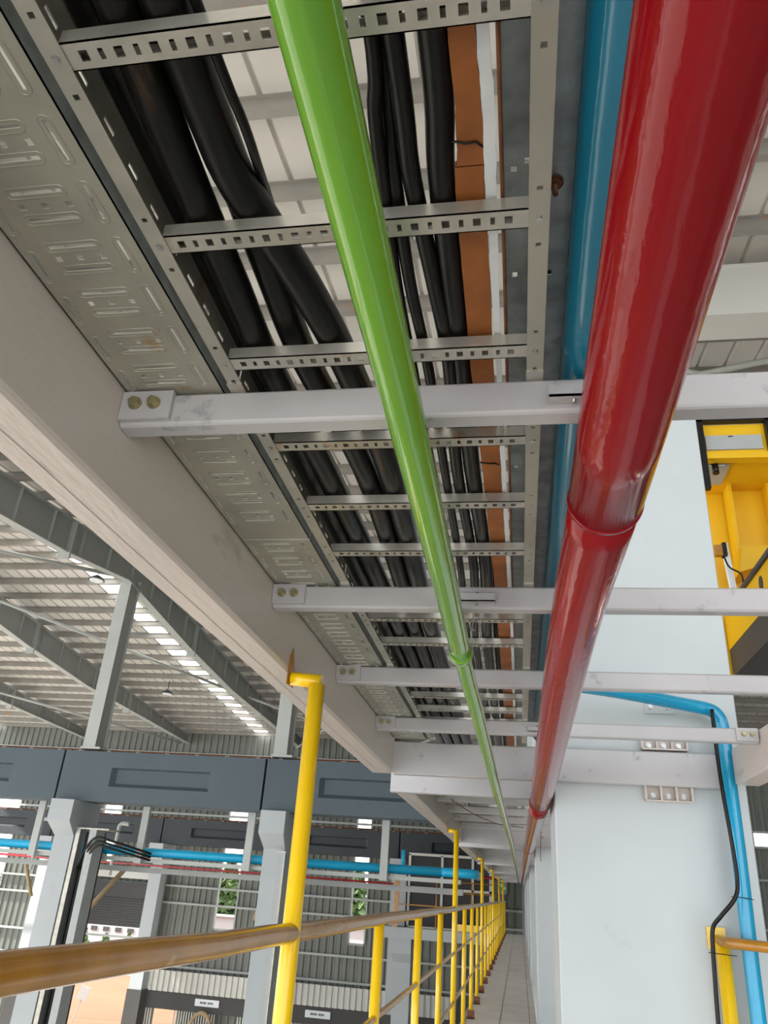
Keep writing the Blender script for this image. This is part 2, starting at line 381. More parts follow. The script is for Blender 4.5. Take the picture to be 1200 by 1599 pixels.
# rafters
RB = [(-14, 6.5), (2, 6.15), (14.3, 7.3), (17.3, 7.6), (20.8, 8.15), (26, 7.55), (31, 7.15), (42.8, 6.78)]
def rafter(x, label):
    t = thing('roof_rafter', label, 'rafter', (x, 21, 8.2), 'tapered rafters under the roof')
    wb = MB(); fl = MB(); st = MB()
    for (a, za), (b, zb) in zip(RB, RB[1:]):
        ta, tb = rz(a)-.21, rz(b)-.21
        wb.poly([(x-.012, a, za), (x-.012, b, zb), (x-.012, b, tb), (x-.012, a, ta), (x+.012, a, za), (x+.012, b, zb), (x+.012, b, tb), (x+.012, a, ta)],
                [(0,1,2,3), (4,7,6,5), (0,4,5,1), (3,2,6,7)])
        fl.bar((x, a, za), (x, b, zb), .28, .03); fl.bar((x, a, ta), (x, b, tb), .28, .03)
    yy = 3.0
    while yy < 42:
        zb_ = None
        for (a, za), (b, zb) in zip(RB, RB[1:]):
            if a <= yy <= b: zb_ = za+(zb-za)*(yy-a)/(b-a)
        MB().box(x-.10, x+.10, yy-.008, yy+.008, zb_, rz(yy)-.21).build('stiffener', 'steelpale', t); yy += 1.5
    wb.build('web', 'rafter', t); fl.build('flanges', 'steelpale', t)
    for yj in (17.4, 26.5, 35): 
        zz = [za+(zb-za)*(yj-a)/(b-a) for (a, za), (b, zb) in zip(RB, RB[1:]) if a <= yj <= b][0]
        MB().box(x-.17, x+.17, yj-.03, yj+.03, zz-.18, rz(yj)-.2).build('splice_plate', 'steelpale', t)
RX = [-31.2, -25.0, -18.7, -12.05, -6.4, .45, 6.6, 12.8]
RL = ['at the far left edge', 'third from the right among those left of the big beam', 'second from the right among those left of the big beam', 'carried by the tall pale steel post at the left',
      'carried by the steel post close to the big beam', 'over the walkway', 'right of the crane', 'at the far right']
for x, l in zip(RX, RL): rafter(x, 'grey tapered steel roof rafter, ' + l)
# roof braces
def zr_(y): return rz(y)-.5
for i, (a, b) in enumerate([((-11.95, 21.5), (-18.7, 33)), ((-18.7, 21.5), (-11.95, 33)), ((-18.7, 14), (-11.95, 21)), ((-6.4, 33), (-11.95, 42)), ((-11.95, 33), (-6.4, 42)), ((-25, 33), (-18.7, 42)), ((.45, 33), (-6.4, 42))]):
    o = MB().tube([(a[0], a[1], zr_(a[1])-.3), (b[0], b[1], zr_(b[1])-.3)], .06, 8).build('roof_brace', 'steelpale')
    tag(o, 'pale diagonal bracing tube between roof rafters, %s of seven' % ORD[i], 'brace', 'diagonal tubes under the roof')
for i, (x, yv) in enumerate([(-13.3, 21.2), (-12.6, 17.5), (-9.7, 27.5), (-20.5, 26.5), (-15.8, 33)]):
    t = thing('high_bay_lamp', 'small dark high bay lamp under the roof, %s from the tall steel post' % ORD[i], 'lamp', (x, yv, rz(yv)-.6), 'high bay lamps')
    z = rz(yv)
    MB().tube([(x, yv, z-.2), (x, yv, z-.62)], .02, 6).build('stem', 'darkgrey', t)
    MB().tube([(x, yv, z-.62), (x, yv, z-.70), (x, yv, z-.78)], [.07, .2, .27], 14).build('housing', 'darkgrey', t)
    MB().tube([(x, yv, z-.775), (x, yv, z-.80)], [.22, .22], 14).build('lens', 'stripw', t)

# ================================================================== HALL: girders, piers
def girder(x0, x1, y, z0, z1, mt, label, th=.9, grp=None):
    t = thing('runway_girder', label, 'girder', ((x0+x1)/2, y, z0), grp)
    g = .03; xa, xb = x0+g, x1-g; cx = (x0+x1)/2; L = (x1-x0)*.245; h = z1-z0
    pz0, pz1 = z0+h*.30, z0+h*.68; d = .13
    o = [(xa,z0),(xb,z0),(xb,z1),(xa,z1)]; i1 = [(cx-L,pz0),(cx+L,pz0),(cx+L,pz1),(cx-L,pz1)]; i2 = [(cx-L+.12,pz0+.1),(cx+L-.12,pz0+.1),(cx+L-.12,pz1-.03),(cx-L+.12,pz1-.03)]
    pts = [(x,y,z) for x,z in o]+[(x,y,z) for x,z in i1]+[(x,y+d,z) for x,z in i2]+[(x,y+th,z) for x,z in o]
    fs = [(i,(i+1)%4,4+(i+1)%4,4+i) for i in range(4)]+[(4+i,4+(i+1)%4,8+(i+1)%4,8+i) for i in range(4)]+[(8,9,10,11)]+[(i,(i+1)%4,12+(i+1)%4,12+i) for i in range(4)]+[(12,13,14,15)]
    MB().poly(pts, fs).build('girder_body', mt, t)
    MB().box(xa, xb, y+.35, y+.47, z1, z1+.10).build('crane_rail', 'rust', t)
    for k in range(7): xx = xa+.3+k*(xb-xa-.6)/6; MB().box(xx-.06, xx+.06, y+.2, y+.62, z1, z1+.05).build('rail_clip', 'steelpale', t)
xs1 = [-24.88, -18.85, -12.82, -6.79, -.76]
for i, (a, b) in enumerate(zip(xs1, xs1[1:])):
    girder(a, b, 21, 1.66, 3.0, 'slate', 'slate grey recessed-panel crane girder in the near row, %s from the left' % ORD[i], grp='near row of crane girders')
xs2 = [-29.7, -23.67, -17.65, -11.62, -5.6, .42]
for i, (a, b) in enumerate(zip(xs2, xs2[1:])):
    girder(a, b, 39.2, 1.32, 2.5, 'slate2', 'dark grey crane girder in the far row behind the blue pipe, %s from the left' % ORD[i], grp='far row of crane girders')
def pier(x, y, ztop, w, label, grp, mt='pier'):
    t = thing('concrete_pier', label, 'column', (x, y, GZ), grp)
    h = w/2
    # side profile (y,z) with corbel towards both sides, extruded along x; corbel also flares in x
    body = MB(); 
    zc = ztop
    body.box(x-h, x+h, y-h, y+h, GZ, zc-.9)
    a = [(x-h, y-h), (x+h, y-h), (x+h, y+h), (x-h, y+h)]
    e = h+.05; f = h+.48
    rings = [(h, h, zc-.9), (e, f, zc-.55), (e, f, zc)]
    pts = []
    for (ax, ay, z) in rings: pts += [(x-ax, y-ay, z), (x+ax, y-ay, z), (x+ax, y+ay, z), (x-ax, y+ay, z)]
    body.poly(pts, [(4*j+i, 4*j+(i+1) % 4, 4*j+4+(i+1) % 4, 4*j+4+i) for j in range(2) for i in range(4)] + [(8,9,10,11), (0,1,2,3)])
    body.build('shaft', mt, t); return t
for i, x in enumerate(xs1[1:]):
    if x > -1: continue
    pier(x+.46, 21.45, 1.66, .58, 'pale grey concrete pier with corbels under the near girder, %s from the left' % ORD[i], 'piers under the near girder row')
    # cable ladder beside the pier
    l = thing('riser_tray', 'vertical galvanised cable riser on the side of the %s near pier' % ORD[i], 'cable tray', (x+1.2, 21.5, GZ))
    if i == 1:
        MB().box(x+.80, x+.92, 21.15, 21.20, GZ, .95).build('side_rail', 'galv', l)
        MB().box(x+1.20, x+1.40, 21.15, 21.65, GZ, .95).build('side_box', 'midgrey', l)
        MB().box(x+.80, x+1.40, 21.70, 21.73, GZ, .9).build('back_plate', 'darkgrey', l)
        MB().box(x+.78, x+1.75, 21.15, 21.8, .95, .99).build('head_bracket', 'galv', l)
    else:
        MB().box(x+.62, x+.80, 21.02, 21.10, GZ, .68).build('side_rail', 'midgrey', l)
        MB().box(x+.80, x+.83, 20.95, 21.12, GZ, .68).build('side_lip', 'galv', l)
        MB().box(x+.58, x+.84, 21.0, 21.12, .68, .71).build('head_bracket', 'galv', l)
    if i == 1:
        for k in range(3):
            c = MB().tube(spline([(x+.97+k*.09, 21.35, GZ), (x+.97+k*.09, 21.35, -1), (x+1.02+k*.09, 21.3, .1), (x+1.45+k*.06, 21.0, .72-k*.09), (x+2.0, 21.05, .68-k*.09), (x+2.9, 21.6, .45-k*.08)]), .032, 8).build('riser_cable', 'black')
            tag(c, 'black cable bending out of the riser beside the left grey pier, %s of three' % ORD[k], 'cable', 'cables in the left riser')
for i, x in enumerate(xs2):
    pt = pier(x, 39.6, 1.32, .62, 'pale grey pier under the dark far girder, %s from the left' % ORD[i], 'piers under the far girder row')
    MB().box(x-.36, x+.36, 39.24, 39.96, GZ, -4.9).build('painted_base', 'darkgrey', pt)
# roof posts on the near girder
for x, l in ((-12.08, 'tall pale steel roof post standing on the near girder at the left'), (-6.38, 'pale steel roof post on the near girder just left of the big beam')):
    t = thing('roof_post', l, 'post', (x, 21.4, 3.0))
    MB().box(x-.25, x+.13, 21.0, 21.03, 3.1, 8.15).build('flange', 'steelpale', t)
    MB().box(x-.25, x+.13, 21.57, 21.6, 3.1, 8.15).build('flange', 'steelpale', t)
    MB().box(x+.04, x+.07, 21.03, 21.57, 3.1, 8.15).build('web', 'rafter', t)
    MB().box(x-.3, x+.3, 20.98, 21.7, 3.06, 3.12).build('base_plate', 'steelpale', t)
# hall services on hangers
HX = [-26.5, -22.3, -16.0, -10.42, -7.25, -3.5]
for i, x in enumerate([-16.0, -13.6, -10.37, -7.25, -3.5]):
    t = thing('pipe_hanger', 'pale steel hanger under the near girder carrying the sky blue pipe, %s from the left' % ORD[i], 'hanger', (x, 22, .2), 'hangers for the sky blue hall pipe')
    MB().box(x-.1, x+.1, 21.75, 21.85, .3, 1.66).build('hanger_post', 'steelpale', t)
    MB().box(x-.1, x+.1, 21.75, 22.6, .2, .3).build('hanger_arm', 'steelpale', t)
o = MB().tube([(-19.5, 22.15, .5), (-2.0, 22.15, .5)], .115, 16).tube(spline([(-2.0, 22.15, .5), (-1.3, 22.15, .5), (-1.15, 22.5, .5), (-1.15, 24, .5)]), .115, 16).build('hall_water_pipe', 'blue3')
tag(o, 'long sky blue pipe running across the hall below the grey girder', 'pipe')
o = MB().box(-19.5, -1.5, 21.95, 22.35, .24, .34).build('pipe_support_rail', 'steelpale'); tag(o, 'pale channel under the sky blue hall pipe', 'rail')
o = MB().tube([(-3.05, 22.15, .55), (-3.05, 22.15, .98)], .05, 8).build('pipe_stub', 'blue3'); tag(o, 'short upright stub on the sky blue hall pipe', 'pipe')
o = MB().box(-19.5, -1.5, 22.9, 23.15, -.02, .12).build('hall_cable_tray', 'rafter'); tag(o, 'thin pale tray running under the sky blue hall pipe', 'cable tray')
o = MB().tube([(-30, 38.3, .36), (-5.42, 38.3, .25), (-5.39, 38.3, .95)], .06, 10).build('hall_fire_pipe', 'red'); tag(o, 'thin red pipe running along in front of the far girder piers', 'pipe')
o = MB().tube([(-1.9, 35.915, .72), (-1.2, 35.915, .71), (.4, 35.915, .68)], .055, 10).build('hall_fire_pipe', 'red'); tag(o, 'thin red pipe behind the far end of the yellow railing', 'pipe')
for i, (p, q) in enumerate([((-13.9, 24, -2.6), (-11.2, 23.0, .15)), ((-18.9, 30, .1), (-18.3, 30, -1.1)), ((-9.1, 30, .1), (-9.4, 30, -1.3))]):
    o = MB().tube([p, q], .07, 8).build('stay_bar', 'hose'); tag(o, 'brown-grey diagonal stay below the hall pipe rail, %s' % ['longest, beside the cable riser', 'at the left behind the pier', 'left of the second pier'][i], 'brace')
for i, x in enumerate([-23.9, -18.6, -15.3, -9.0]):
    o = MB().tube(spline([(x, 30, -.2), (x, 30, 1.25), (x+.05, 30, 1.6), (x+.4, 30, 1.62)]), .07, 8).build('vent_pipe', 'steelpale')
    tag(o, 'pale crooked vent pipe rising before the far girder, %s from the left' % ORD[i], 'pipe', 'vent pipes before the far girder')
t = thing('speaker_box', 'dark box on a pale upright behind the leftmost grey pier', 'box', (-17.6, 30, GZ))
MB().box(-17.5, -16.5, 29.7, 30.3, -1.75, -1.05).build('housing', 'slate2', t); MB().box(-17.25, -16.85, 29.85, 30.1, GZ, -1.75).build('upright', 'steelpale', t)

# control room, slab, rail
t = thing('control_room', 'dark glazed control room with white frames at the end of the hall', 'room', (-3, 36, -1.33))
MB().box(-4.65, -1.2, 36.05, 38.0, -1.33, 1.45).build('glazing', 'glassd', t)
f = MB()
for x in (-4.65, -3.25, -1.95, -1.2): f.box(x-.05, x+.05, 35.97, 36.06, -1.33, 1.45)
for z in (-1.33, .15, 1.45): f.box(-4.7, -1.15, 35.97, 36.06, z-.05, z+.05)
f.build('frame', 'wallw', t)
MB().box(-5.3, -4.75, 35.9, 38.0, -1.33, 1.0).build('side_wall', 'pier', t)
o = MB().box(-5.5, -.75, 35.3, 38.3, -1.75, -1.35).build('room_slab', 'pier'); tag(o, 'pale grey slab carrying the control room', 'slab')
pier(-4.8, 36.4, -1.75, .7, 'pale grey pier under the control room slab', None)
t = thing('orange_railing', 'thin orange handrail in front of the dark control room', 'railing', (-3, 35.4, -1.35))
for z in (.45, .05, -.5): MB().tube([(-5.1, 35.4, z), (-.8, 35.4, z)], .022, 8).build('rail', 'yrail', t)
for x in (-5.1, -3.4, -1.95, -.8): MB().tube([(x, 35.4, -1.35), (x, 35.4, .45)], .028, 8).build('post', 'yrail', t)
MB().box(-2.6, -.8, 35.35, 35.45, -1.33, -1.08).build('kick_plate', 'yellow', t)
MB().box(-5.15, -4.95, 35.2, 35.3, -1.34, .35).build('end_panel', 'yrail', t)

# ================================================================== WALKWAY
t = thing('walkway_deck', 'pale plated walkway floor beside the yellow railing', 'walkway', (-.2, 17, -1.36))
d = MB()
y = -1.0
while y < 36: d.box(-.64, .184, y+.004, min(y+1.44, 36.2)-.004, -1.355, -1.31); y += 1.44
d.build('floor_plates', 'deck', t)
MB().box(-.68, -.645, -1, 36.2, -1.45, -1.29).build('edge_channel', 'white', t)
for x in (-.25, .1): MB().box(x-.006, x+.006, -1, 36.2, -1.31, -1.3085).build('weld_seam', 'galv', t)
# railing
RXX = -.592
t = thing('yellow_railing', 'long yellow pipe railing along the left edge of the walkway', 'railing', (RXX, 17, -1.31))
def wob(a, b, z, amp=.003):
    n = int((b-a)/.35); return [(RXX+random.uniform(-amp, amp)*.6, a+(b-a)*i/n, z+random.uniform(-amp, amp)) for i in range(n+1)]
MB().tube(wob(.25, 35.5, -.118), .0245, 20).build('top_rail', 'yrail', t)
MB().tube(wob(.25, 35.5, -.475, .002), .014, 14).build('middle_rail', 'yrail', t)
MB().tube(wob(.25, 35.5, -.855, .002), .014, 14).build('lower_rail', 'yrail', t)
for k in range(24):
    y = 2.22+1.44*k; tall = k % 4 == 0 and y < 34
    if tall:
        pb = MB().tube([(RXX, y, -1.31), (RXX, y, .535)], .0245, 20)
        pb.tube([(RXX+.012, y, .545), (-.672, y, .552)], .021, 14)
        p = pb.build('tall_post', 'yellow', t)
        MB().poly([(-.6795,y-.03,.53),(-.6795,y+.05,.535),(-.6795,y+.04,.60),(-.6795,y+.01,.655),(-.6795,y-.02,.62),(-.676,y-.02,.54),(-.676,y+.035,.545),(-.676,y+.03,.59),(-.676,y+.008,.63),(-.676,y-.01,.60)], [(0,1,2,3,4),(5,6,7,8,9)]+[(i,(i+1)%5,5+(i+1)%5,5+i) for i in range(5)]).build('weld_patch', 'yrail', p)
    else:
        p = MB().tube([(RXX, y, -1.31), (RXX, y, -.13)], .022, 18).build('post', 'yellow', t)
    MB().box(RXX-.04, RXX+.045, y-.03, y-.022, -1.31, -1.22).box(RXX-.04, RXX+.045, y-.03, y+.03, -1.31, -1.30).build('foot_bracket', 'rust', p)
# right-hand rail
t = thing('short_railing', 'yellow post and pale handrail fixed to the big white column at right', 'railing', (.95, 4.3, -1.31))
MB().tube([(.945, 4.36, -1.31), (.945, 4.36, -.12)], .034, 18).build('post', 'yellow', t)
MB().tube([(.925, 4.40, -.115), (.955, 4.25, -.118), (1.05, 4.17, -.12), (2.2, 3.05, -.14)], .024, 18).build('handrail', 'yrail', t, 'pale cream and ochre handrail')
MB().box(.89, .975, 4.405, 4.418, -.155, -.06).build('wall_plate', 'yellow', t)

# columns
for k in range(NB):
    y = 4.42+BAY*k
    t = thing('steel_box_column', 'big white box column beside the walkway, %s from the viewer' % ORD[k], 'column', (.68, y+.35, GZ), 'white box columns along the walkway')
    MB().box(.19, 1.165, y, y+.70, GZ, 3.0, .006).build('shaft', 'column', t)
    MB().box(.17, 1.185, y-.005, y+.72, 3.0, 3.03).build('cap_plate', 'column', t)
    if k == 0:
        for (zt, zb, n) in ((.575, .505, 3), (.82, .765, 3)):
            g = MB(); x0, x1 = .655, .885
            g.box(x0, x1, y-.006, y, zb, zt)
            if zt < .7: g.box(x0-.005, x1+.02, y-.055, y, zt, zt+.008); g.box(x0, x1, y-.05, y, zb-.006, zb, 0)
            else: g.box(x0, x1, y-.055, y, zb-.008, zb)
            for j in range(n+1):
                xx = x0+(x1-x0)*j/n; g.box(xx-.005, xx+.005, y-.05, y, zb, zt)
            gb = g.build('stiffened_bracket', 'beam', t)
            for j in range(3):
                xx = x0+(x1-x0)*(j+.5)/3; MB().bolt((xx, y-.006, (zt+zb)/2-.008), .012, .016, (0,-1,0)).build('bolt', 'boltgrey', gb)
        g = MB().box(.69, .845, y-.012, y, .957, 1.012).build('bolted_plate', 'column', t)
        for xx in (.72, .81): MB().bolt((xx, y-.012, .99), .011, .014, (0,-1,0)).build('bolt', 'boltgrey', g)

# longitudinal box beams
def long_beam(y0, y1, z0, label, x0=-.80, x1=-.68, z1=.78):
    t = thing('edge_beam', label, 'beam', ((x0+x1)/2, (y0+y1)/2, z0), None)
    MB().box(x0, x1, y0, y1, z0, z1, .010).build('box_section', 'beam', t)
    xm = x0+(x1-x0)*.42; n = int((y1-y0)/.06)
    MB().tube([(xm+random.uniform(-.0008, .0008), y0+(y1-y0)*i/n, z0+.0005) for i in range(n+1)], .0022, 6).build('weld_seam', 'beam', t)
    return t
long_beam(-1.2, 4.345, .572, 'heavy cream box beam running along the left of the cable trays')
for k in range(NB-1):
    y0 = 5.22+BAY*k; long_beam(y0, y0+4.88, .572, 'cream box edge beam over the railing, %s bay beyond the first column' % ORD[k])
long_beam(-1.2, 4.24, .578, 'cream box beam on the right side beside the blue downpipe', 1.07, 1.19, .757)

# deep transverse beams A and B at each column
for k in range(NB):
    yA = 4.35+BAY*k
    o = MB().box(-.68 if k == 0 else -.80, 1.03, yA, yA+.062, .572, .745, .006).build('deep_cross_beam', 'white')
    tag(o, 'deep white cross beam just in front of column %s' % ['one, nearest the viewer', 'two along the walkway', 'three along the walkway', 'four along the walkway', 'five along the walkway', 'six along the walkway'][k], 'beam', 'deep beams in front of columns')
    yB = yA+.80
    o = MB().box(-.815, 1.03, yB, yB+.065, .565, .75, .006).build('deep_cross_beam', 'white')
    tag(o, 'deep white cross beam just behind the %s column' % ORD[k], 'beam', 'deep beams behind columns')

# cross beams
OFF = [-3.315, -2.38, -1.53, -.61]
def cross(y, label, x1=1.065, detail=True):
    t = thing('cross_beam', label, 'beam', (.2, y, .695), 'white cross beams under the trays')
    MB().box(-.678, x1, y, y+.042, .692, .757, .006).build('box_section', 'white', t)
    for (a, b, s) in ((-.679, -.585, 1), (x1-.094, x1, -1)):
        pl = MB().box(a, b, y-.010, y-.0005, .700, .757).build('end_plate', 'white', t)
        xs_ = (-.652, -.617) if s == 1 else (x1-.062, x1-.027)
        for xx in xs_: MB().bolt((xx, y-.010, .731), .0095, .012, (0,-1,0)).build('bolt', 'bolt', pl)
    return t
CB = []
for k in range(NB-1):
    for j, of in enumerate(OFF):
        y = 4.35+of+BAY*k
        CB.append(cross(y, ('white bolted cross beam under the cable trays, %s from the viewer' % ORD[j]) if k == 0 else
              ('white cross beam, %s in the %s bay beyond the first column' % (ORD[j], ORD[k-1])), 1.065 if k == 0 else .95))
    if k > 0: cross(4.35+OFF[0]-.92+BAY*k, 'white cross beam right behind the column end of the %s bay beyond the first column' % ORD[k-1], .95)
# angle brackets welded under cross beams for pipe hangers
def angle(y, x0, x1, label):
    t = thing('angle_bracket', label, 'bracket', (x0, y, .69), None)
    MB().box(x0, x1, y-.024, y-.0005, .706, .709).box(x0, x1, y-.024, y-.021, .706, .728).build('angle', 'white', t)
    b = MB().bolt((x0+(x1-x0)*.6, y-.012, .712), .006, .006, (0,0,1)).tube([(x0+(x1-x0)*.6, y-.012, .70), (x0+(x1-x0)*.6, y-.012, .735)], .003, 8); b.build('bolt', 'boltgrey', t)
angle(1.97, -.175, -.055, 'small angle bracket on the second cross beam holding the green pipe wire')
angle(1.035, .055, .12, 'small cream angle bracket on the first cross beam beside the blue pipe')
angle(3.74, .05, .12, 'small angle bracket on the fourth cross beam beside the red pipe')

# ================================================================== CABLE TRAYS
def narrow_tray(y0, y1, label, rims):
    t = thing('perforated_tray', label, 'cable tray', (-.59, (y0+y1)/2, .76), 'perforated trays beside the big beam')
    x0, x1, z = -.677, -.499, .760; H = []
    p = .0905; n0 = math.ceil((y0-.508)/p); n1 = int((y1-.07-.508)/p)
    R = MB()
    def rim(a, b, c, d):
        m_ = .006; cx, cy = (a+b)/2, (c+d)/2; hx, hy = (b-a)/2+m_, (d-c)/2+m_; q = []
        rr = min(hx, hy)
        for k in range(16):
            an = 2*math.pi*(k+.5)/16; q.append((cx+math.copysign(hx-rr, math.cos(an))+rr*math.cos(an), cy+math.copysign(hy-rr, math.sin(an))+rr*math.sin(an), z))
        q.append(q[0]); q.append(q[1]); R.tube(q, .0011, 5, False)
    for k in range(n0, n1+1):
        y = .508+k*p
        hs = [(-.5275, -.5225, y, y+.054), (-.664, -.659, y+.014, y+.064), (-.629, -.558, y+.0015, y+.0065), (-.629, -.558, y+.044, y+.0495)]
        H += hs
        for xx in (-.625, -.593, -.559): H.append((xx-.0045, xx+.0045, y+.021, y+.030))
        if k < rims:
            for h in hs: rim(*h)
    MB().plate(x0, x1, y0, y1, z, .0015, H).build('slotted_bottom', 'galvtray', t)
    MB().box(x0, x0+.002, y0, y1, z, z+.055).box(x1-.002, x1, y0, y1, z, z+.055).build('side_walls', 'galvblue', t)
    if R.v: R.build('pressed_rims', 'galvtray', t)
narrow_tray(.12, 1.66, 'slotted galvanised tray against the big beam, section nearest the viewer', 30)
narrow_tray(1.664, 3.1, 'slotted galvanised tray against the big beam, second section', 28)
narrow_tray(3.104, 4.34, 'slotted galvanised tray against the big beam, third section ending at the deep beam', 0)
for k in range(3):
    y0 = 5.25+BAY*k
    t = thing('perforated_tray', 'slotted tray hidden above cross beams in the %s bay beyond the first column' % ORD[k], 'cable tray', (-.59, y0+2, .76))
    MB().box(-.677, -.499, y0, y0+4.8, .76, .762).build('slotted_bottom', 'galvtray', t)
RUNG_Y = lambda i: .428+.2622*i
def ladder(y0, y1, label, idx, simple=False):
    t = thing('cable_ladder', label, 'cable ladder', (-.22, (y0+y1)/2, .76), 'ladder trays carrying the black cables')
    z = .76; rungs = [i for i in range(-2, 80) if y0+.01 < RUNG_Y(i) < y1-.05]
    for s in (-1, 1):
        xa, xb = (-.483, -.459) if s < 0 else (.021, .047)
        hol = []; ctr = (xa+xb)/2
        if not simple:
            for i in rungs:
                yc = RUNG_Y(i)+.015
                for dy in (-.046, .043): hol.append((ctr-.0035, ctr+.0035, yc+dy-.0035, yc+dy+.0035))
        r = MB().plate(xa, xb, y0, y1, z-.001, .002, hol)
        wx = xa if s < 0 else xb-.002
        wh = []
        if s < 0 and not simple:
            yy = y0+.02
            while yy < y1-.04: wh.append((z+.045, z+.053, yy, yy+.024)); yy += .0655
        r.plate(z, z+.10, y0, y1, wx, .002, wh, swap=lambda a, b, c: (c, b, a))
        r.box(min(wx, wx+(.014 if s < 0 else -.012)), max(wx+.002, wx+(.014 if s < 0 else -.012)), y0, y1, z+.098, z+.10)
        ro = r.build('side_rail', 'galv' if s < 0 else 'galvtray', t)
        if not simple:
            for yy in (y0+.02, y1-.02):
                MB().box(ctr-.0135, ctr+.0135, yy-.018, yy+.018, z-.004, z-.001).build('splice_clip', 'rung', ro)
            for i in rungs: MB().bolt((ctr, RUNG_Y(i)+.015, z-.001), .0042, .0022, (0,0,-1)).build('rivet', 'boltgrey', ro)
    for i in rungs:
        y = RUNG_Y(i); a, b = -.461, .023; hs = []
        if not simple:
            x = a+.022; k = 0
            while x < b-.015:
                wd = .0098 if k % 2 == 0 else .0058
                hs.append((x-wd/2, x+wd/2, y+.0095, y+.0215)); x += .0198; k += 1
        g = MB().plate(a, b, y, y+.031, z+.001, .0016, hs)
        g.box(a, b, y, y+.0016, z+.001, z+.023); g.box(a, b, y+.0294, y+.031, z+.001, z+.023)
        g.box(a, b, y+.0016, y+.007, z+.0214, z+.023); g.box(a, b, y+.024, y+.0294, z+.0214, z+.023)
        g.build('rung', 'rung', t)
cy = [.13]+[4.35+o+.02 for o in OFF]+[4.345]
for i, (a, b) in enumerate(zip(cy, cy[1:])):
    ladder(a+.003, b-.003, 'galvanised cable ladder section between cross beams, %s from the viewer' % ORD[i], i)
for k in range(3):
    y0 = 5.25+BAY*k; ladder(y0, y0+4.8, 'galvanised cable ladder above cross beams in the %s bay beyond the first column' % ORD[k], k, True)
# solid galvanised tray above the right rail
t = thing('solid_tray', 'bluish galvanised solid tray above the right ladder rail beside the blue pipe', 'cable tray', (.03, 2.2, .865))
STX = .084
hol = [(.032-.010-.004+.0, .032-.010+.004, .70, .708), (.052, .06, .905, .915), (.0, .008, .905, .915), (.0, .008, .712, .720), (.0,.008,1.5,1.51)]
MB().plate(-.013, STX, .13, 4.34, .864, .0015, hol).build('tray_bottom', 'galvblue', t)
MB().box(-.013, -.0115, .13, 4.34, .864, .90).box(STX-.0015, STX, .13, 4.34, .864, .90).build('side_walls', 'galvblue', t)
o = MB().tube([(.058, .742, .905), (.058, .742, .84)], .0038, 8).bolt((.058, .742, .862), .009, .005, (0,0,-1)).build('hanging_bolt', 'rust'); tag(o, 'rusty threaded bolt hanging beside the right ladder rail', 'bolt')

# ================================================================== CABLES
def cable(pts, r, label, mt='black', name='power_cable', grp='black power cables on the ladder', n=14):
    p = [(x, y, z) for (y, x, z) in pts]
    o = MB().tube(spline(p, 5), r, n).build(name, mt); tag(o, label, 'cable', grp); return o
def ext(pts): return pts+[(3.6, pts[-1][1]-.005, pts[-1][2]), (4.3, pts[-1][1]-.005, pts[-1][2]), (9, pts[-1][1], pts[-1][2]), (16, pts[-1][1], pts[-1][2])]
cable(ext([(-.2, -.440, .84), (.5, -.448, .84), (1.0, -.450, .838), (1.403, -.452, .832), (2.56, -.449, .825)]), .0255, 'thick black cable against the left ladder rail')
cable(ext([(-.2, -.39, .812), (.3, -.398, .812), (.443, -.404, .812), (.566, -.412, .812), (.662, -.416, .812), (.843, -.420, .812), (1.048, -.424, .812), (1.403, -.405, .812), (1.948, -.395, .812), (2.56, -.397, .812)]), .0255, 'thick black cable, second from the left ladder rail')
cable(ext([(-.2, -.35, .87), (.3, -.37, .865), (.662, -.372, .862), (.843, -.366, .84), (1.048, -.36, .825), (1.403, -.322, .815), (1.948, -.328, .815), (2.56, -.345, .815)]), .0255, 'thick black cable, third from the left ladder rail')
cable(ext([(-.2, -.33, .812), (.3, -.349, .812), (.443, -.352, .812), (.566, -.354, .812), (.662, -.35, .812), (.843, -.312, .812), (1.048, -.285, .812), (1.403, -.266, .812), (1.948, -.276, .812), (2.56, -.288, .812)]), .027, 'thick black cable crossing diagonally left of the green pipe')
cable([(-.1, -.318, .80), (.443, -.315, .80), (.566, -.311, .80), (.64, -.318, .815), (.75, -.34, .868)], .0062, 'thin black cable slipping over the thick diagonal one')
cable(ext([(-.1, -.135, .795), (.443, -.140, .795), (.566, -.153, .795), (.662, -.159, .795), (.843, -.167, .795), (1.048, -.168, .795), (1.403, -.170, .795), (2.56, -.182, .795)]), .0088, 'scuffed thin black cable next to the green pipe on its right')
cable(ext([(-.1, -.16, .815), (.35, -.13, .812), (.566, -.138, .810), (.662, -.144, .800), (.843, -.1475, .797), (1.048, -.142, .797), (1.403, -.1445, .797), (1.948, -.148, .797), (2.56, -.165, .797)]), .0095, 'thin black cable second to the right of the green pipe')
cable(ext([(-.1, -.115, .798), (.443, -.119, .798), (.566, -.120, .798), (.662, -.122, .798), (.843, -.1125, .798), (1.048, -.106, .800), (1.403, -.119, .799), (1.948, -.112, .799), (2.56, -.140, .798)]), .0125, 'black cable between the thin pair and the broad one')
cable(ext([(-.1, -.073, .803), (.443, -.0775, .803), (.566, -.079, .803), (.662, -.0855, .803), (.843, -.087, .803), (1.048, -.086, .806), (1.403, -.0875, .803), (1.948, -.080, .803), (2.56, -.10, .803)]), .0175, 'broad black cable beside the orange-brown strip')
cable(ext([(-.1, -.05, .93), (1.4, -.05, .93), (2.56, -.07, .85)]), .011, 'black cable lying above the orange-brown strip')
cable([(-.1, .085, .93), (.40, .072, .93), (.9, .06, .93), (4.2, .05, .93)], .008, 'black cable above the solid tray near the blue pipe', grp=None)
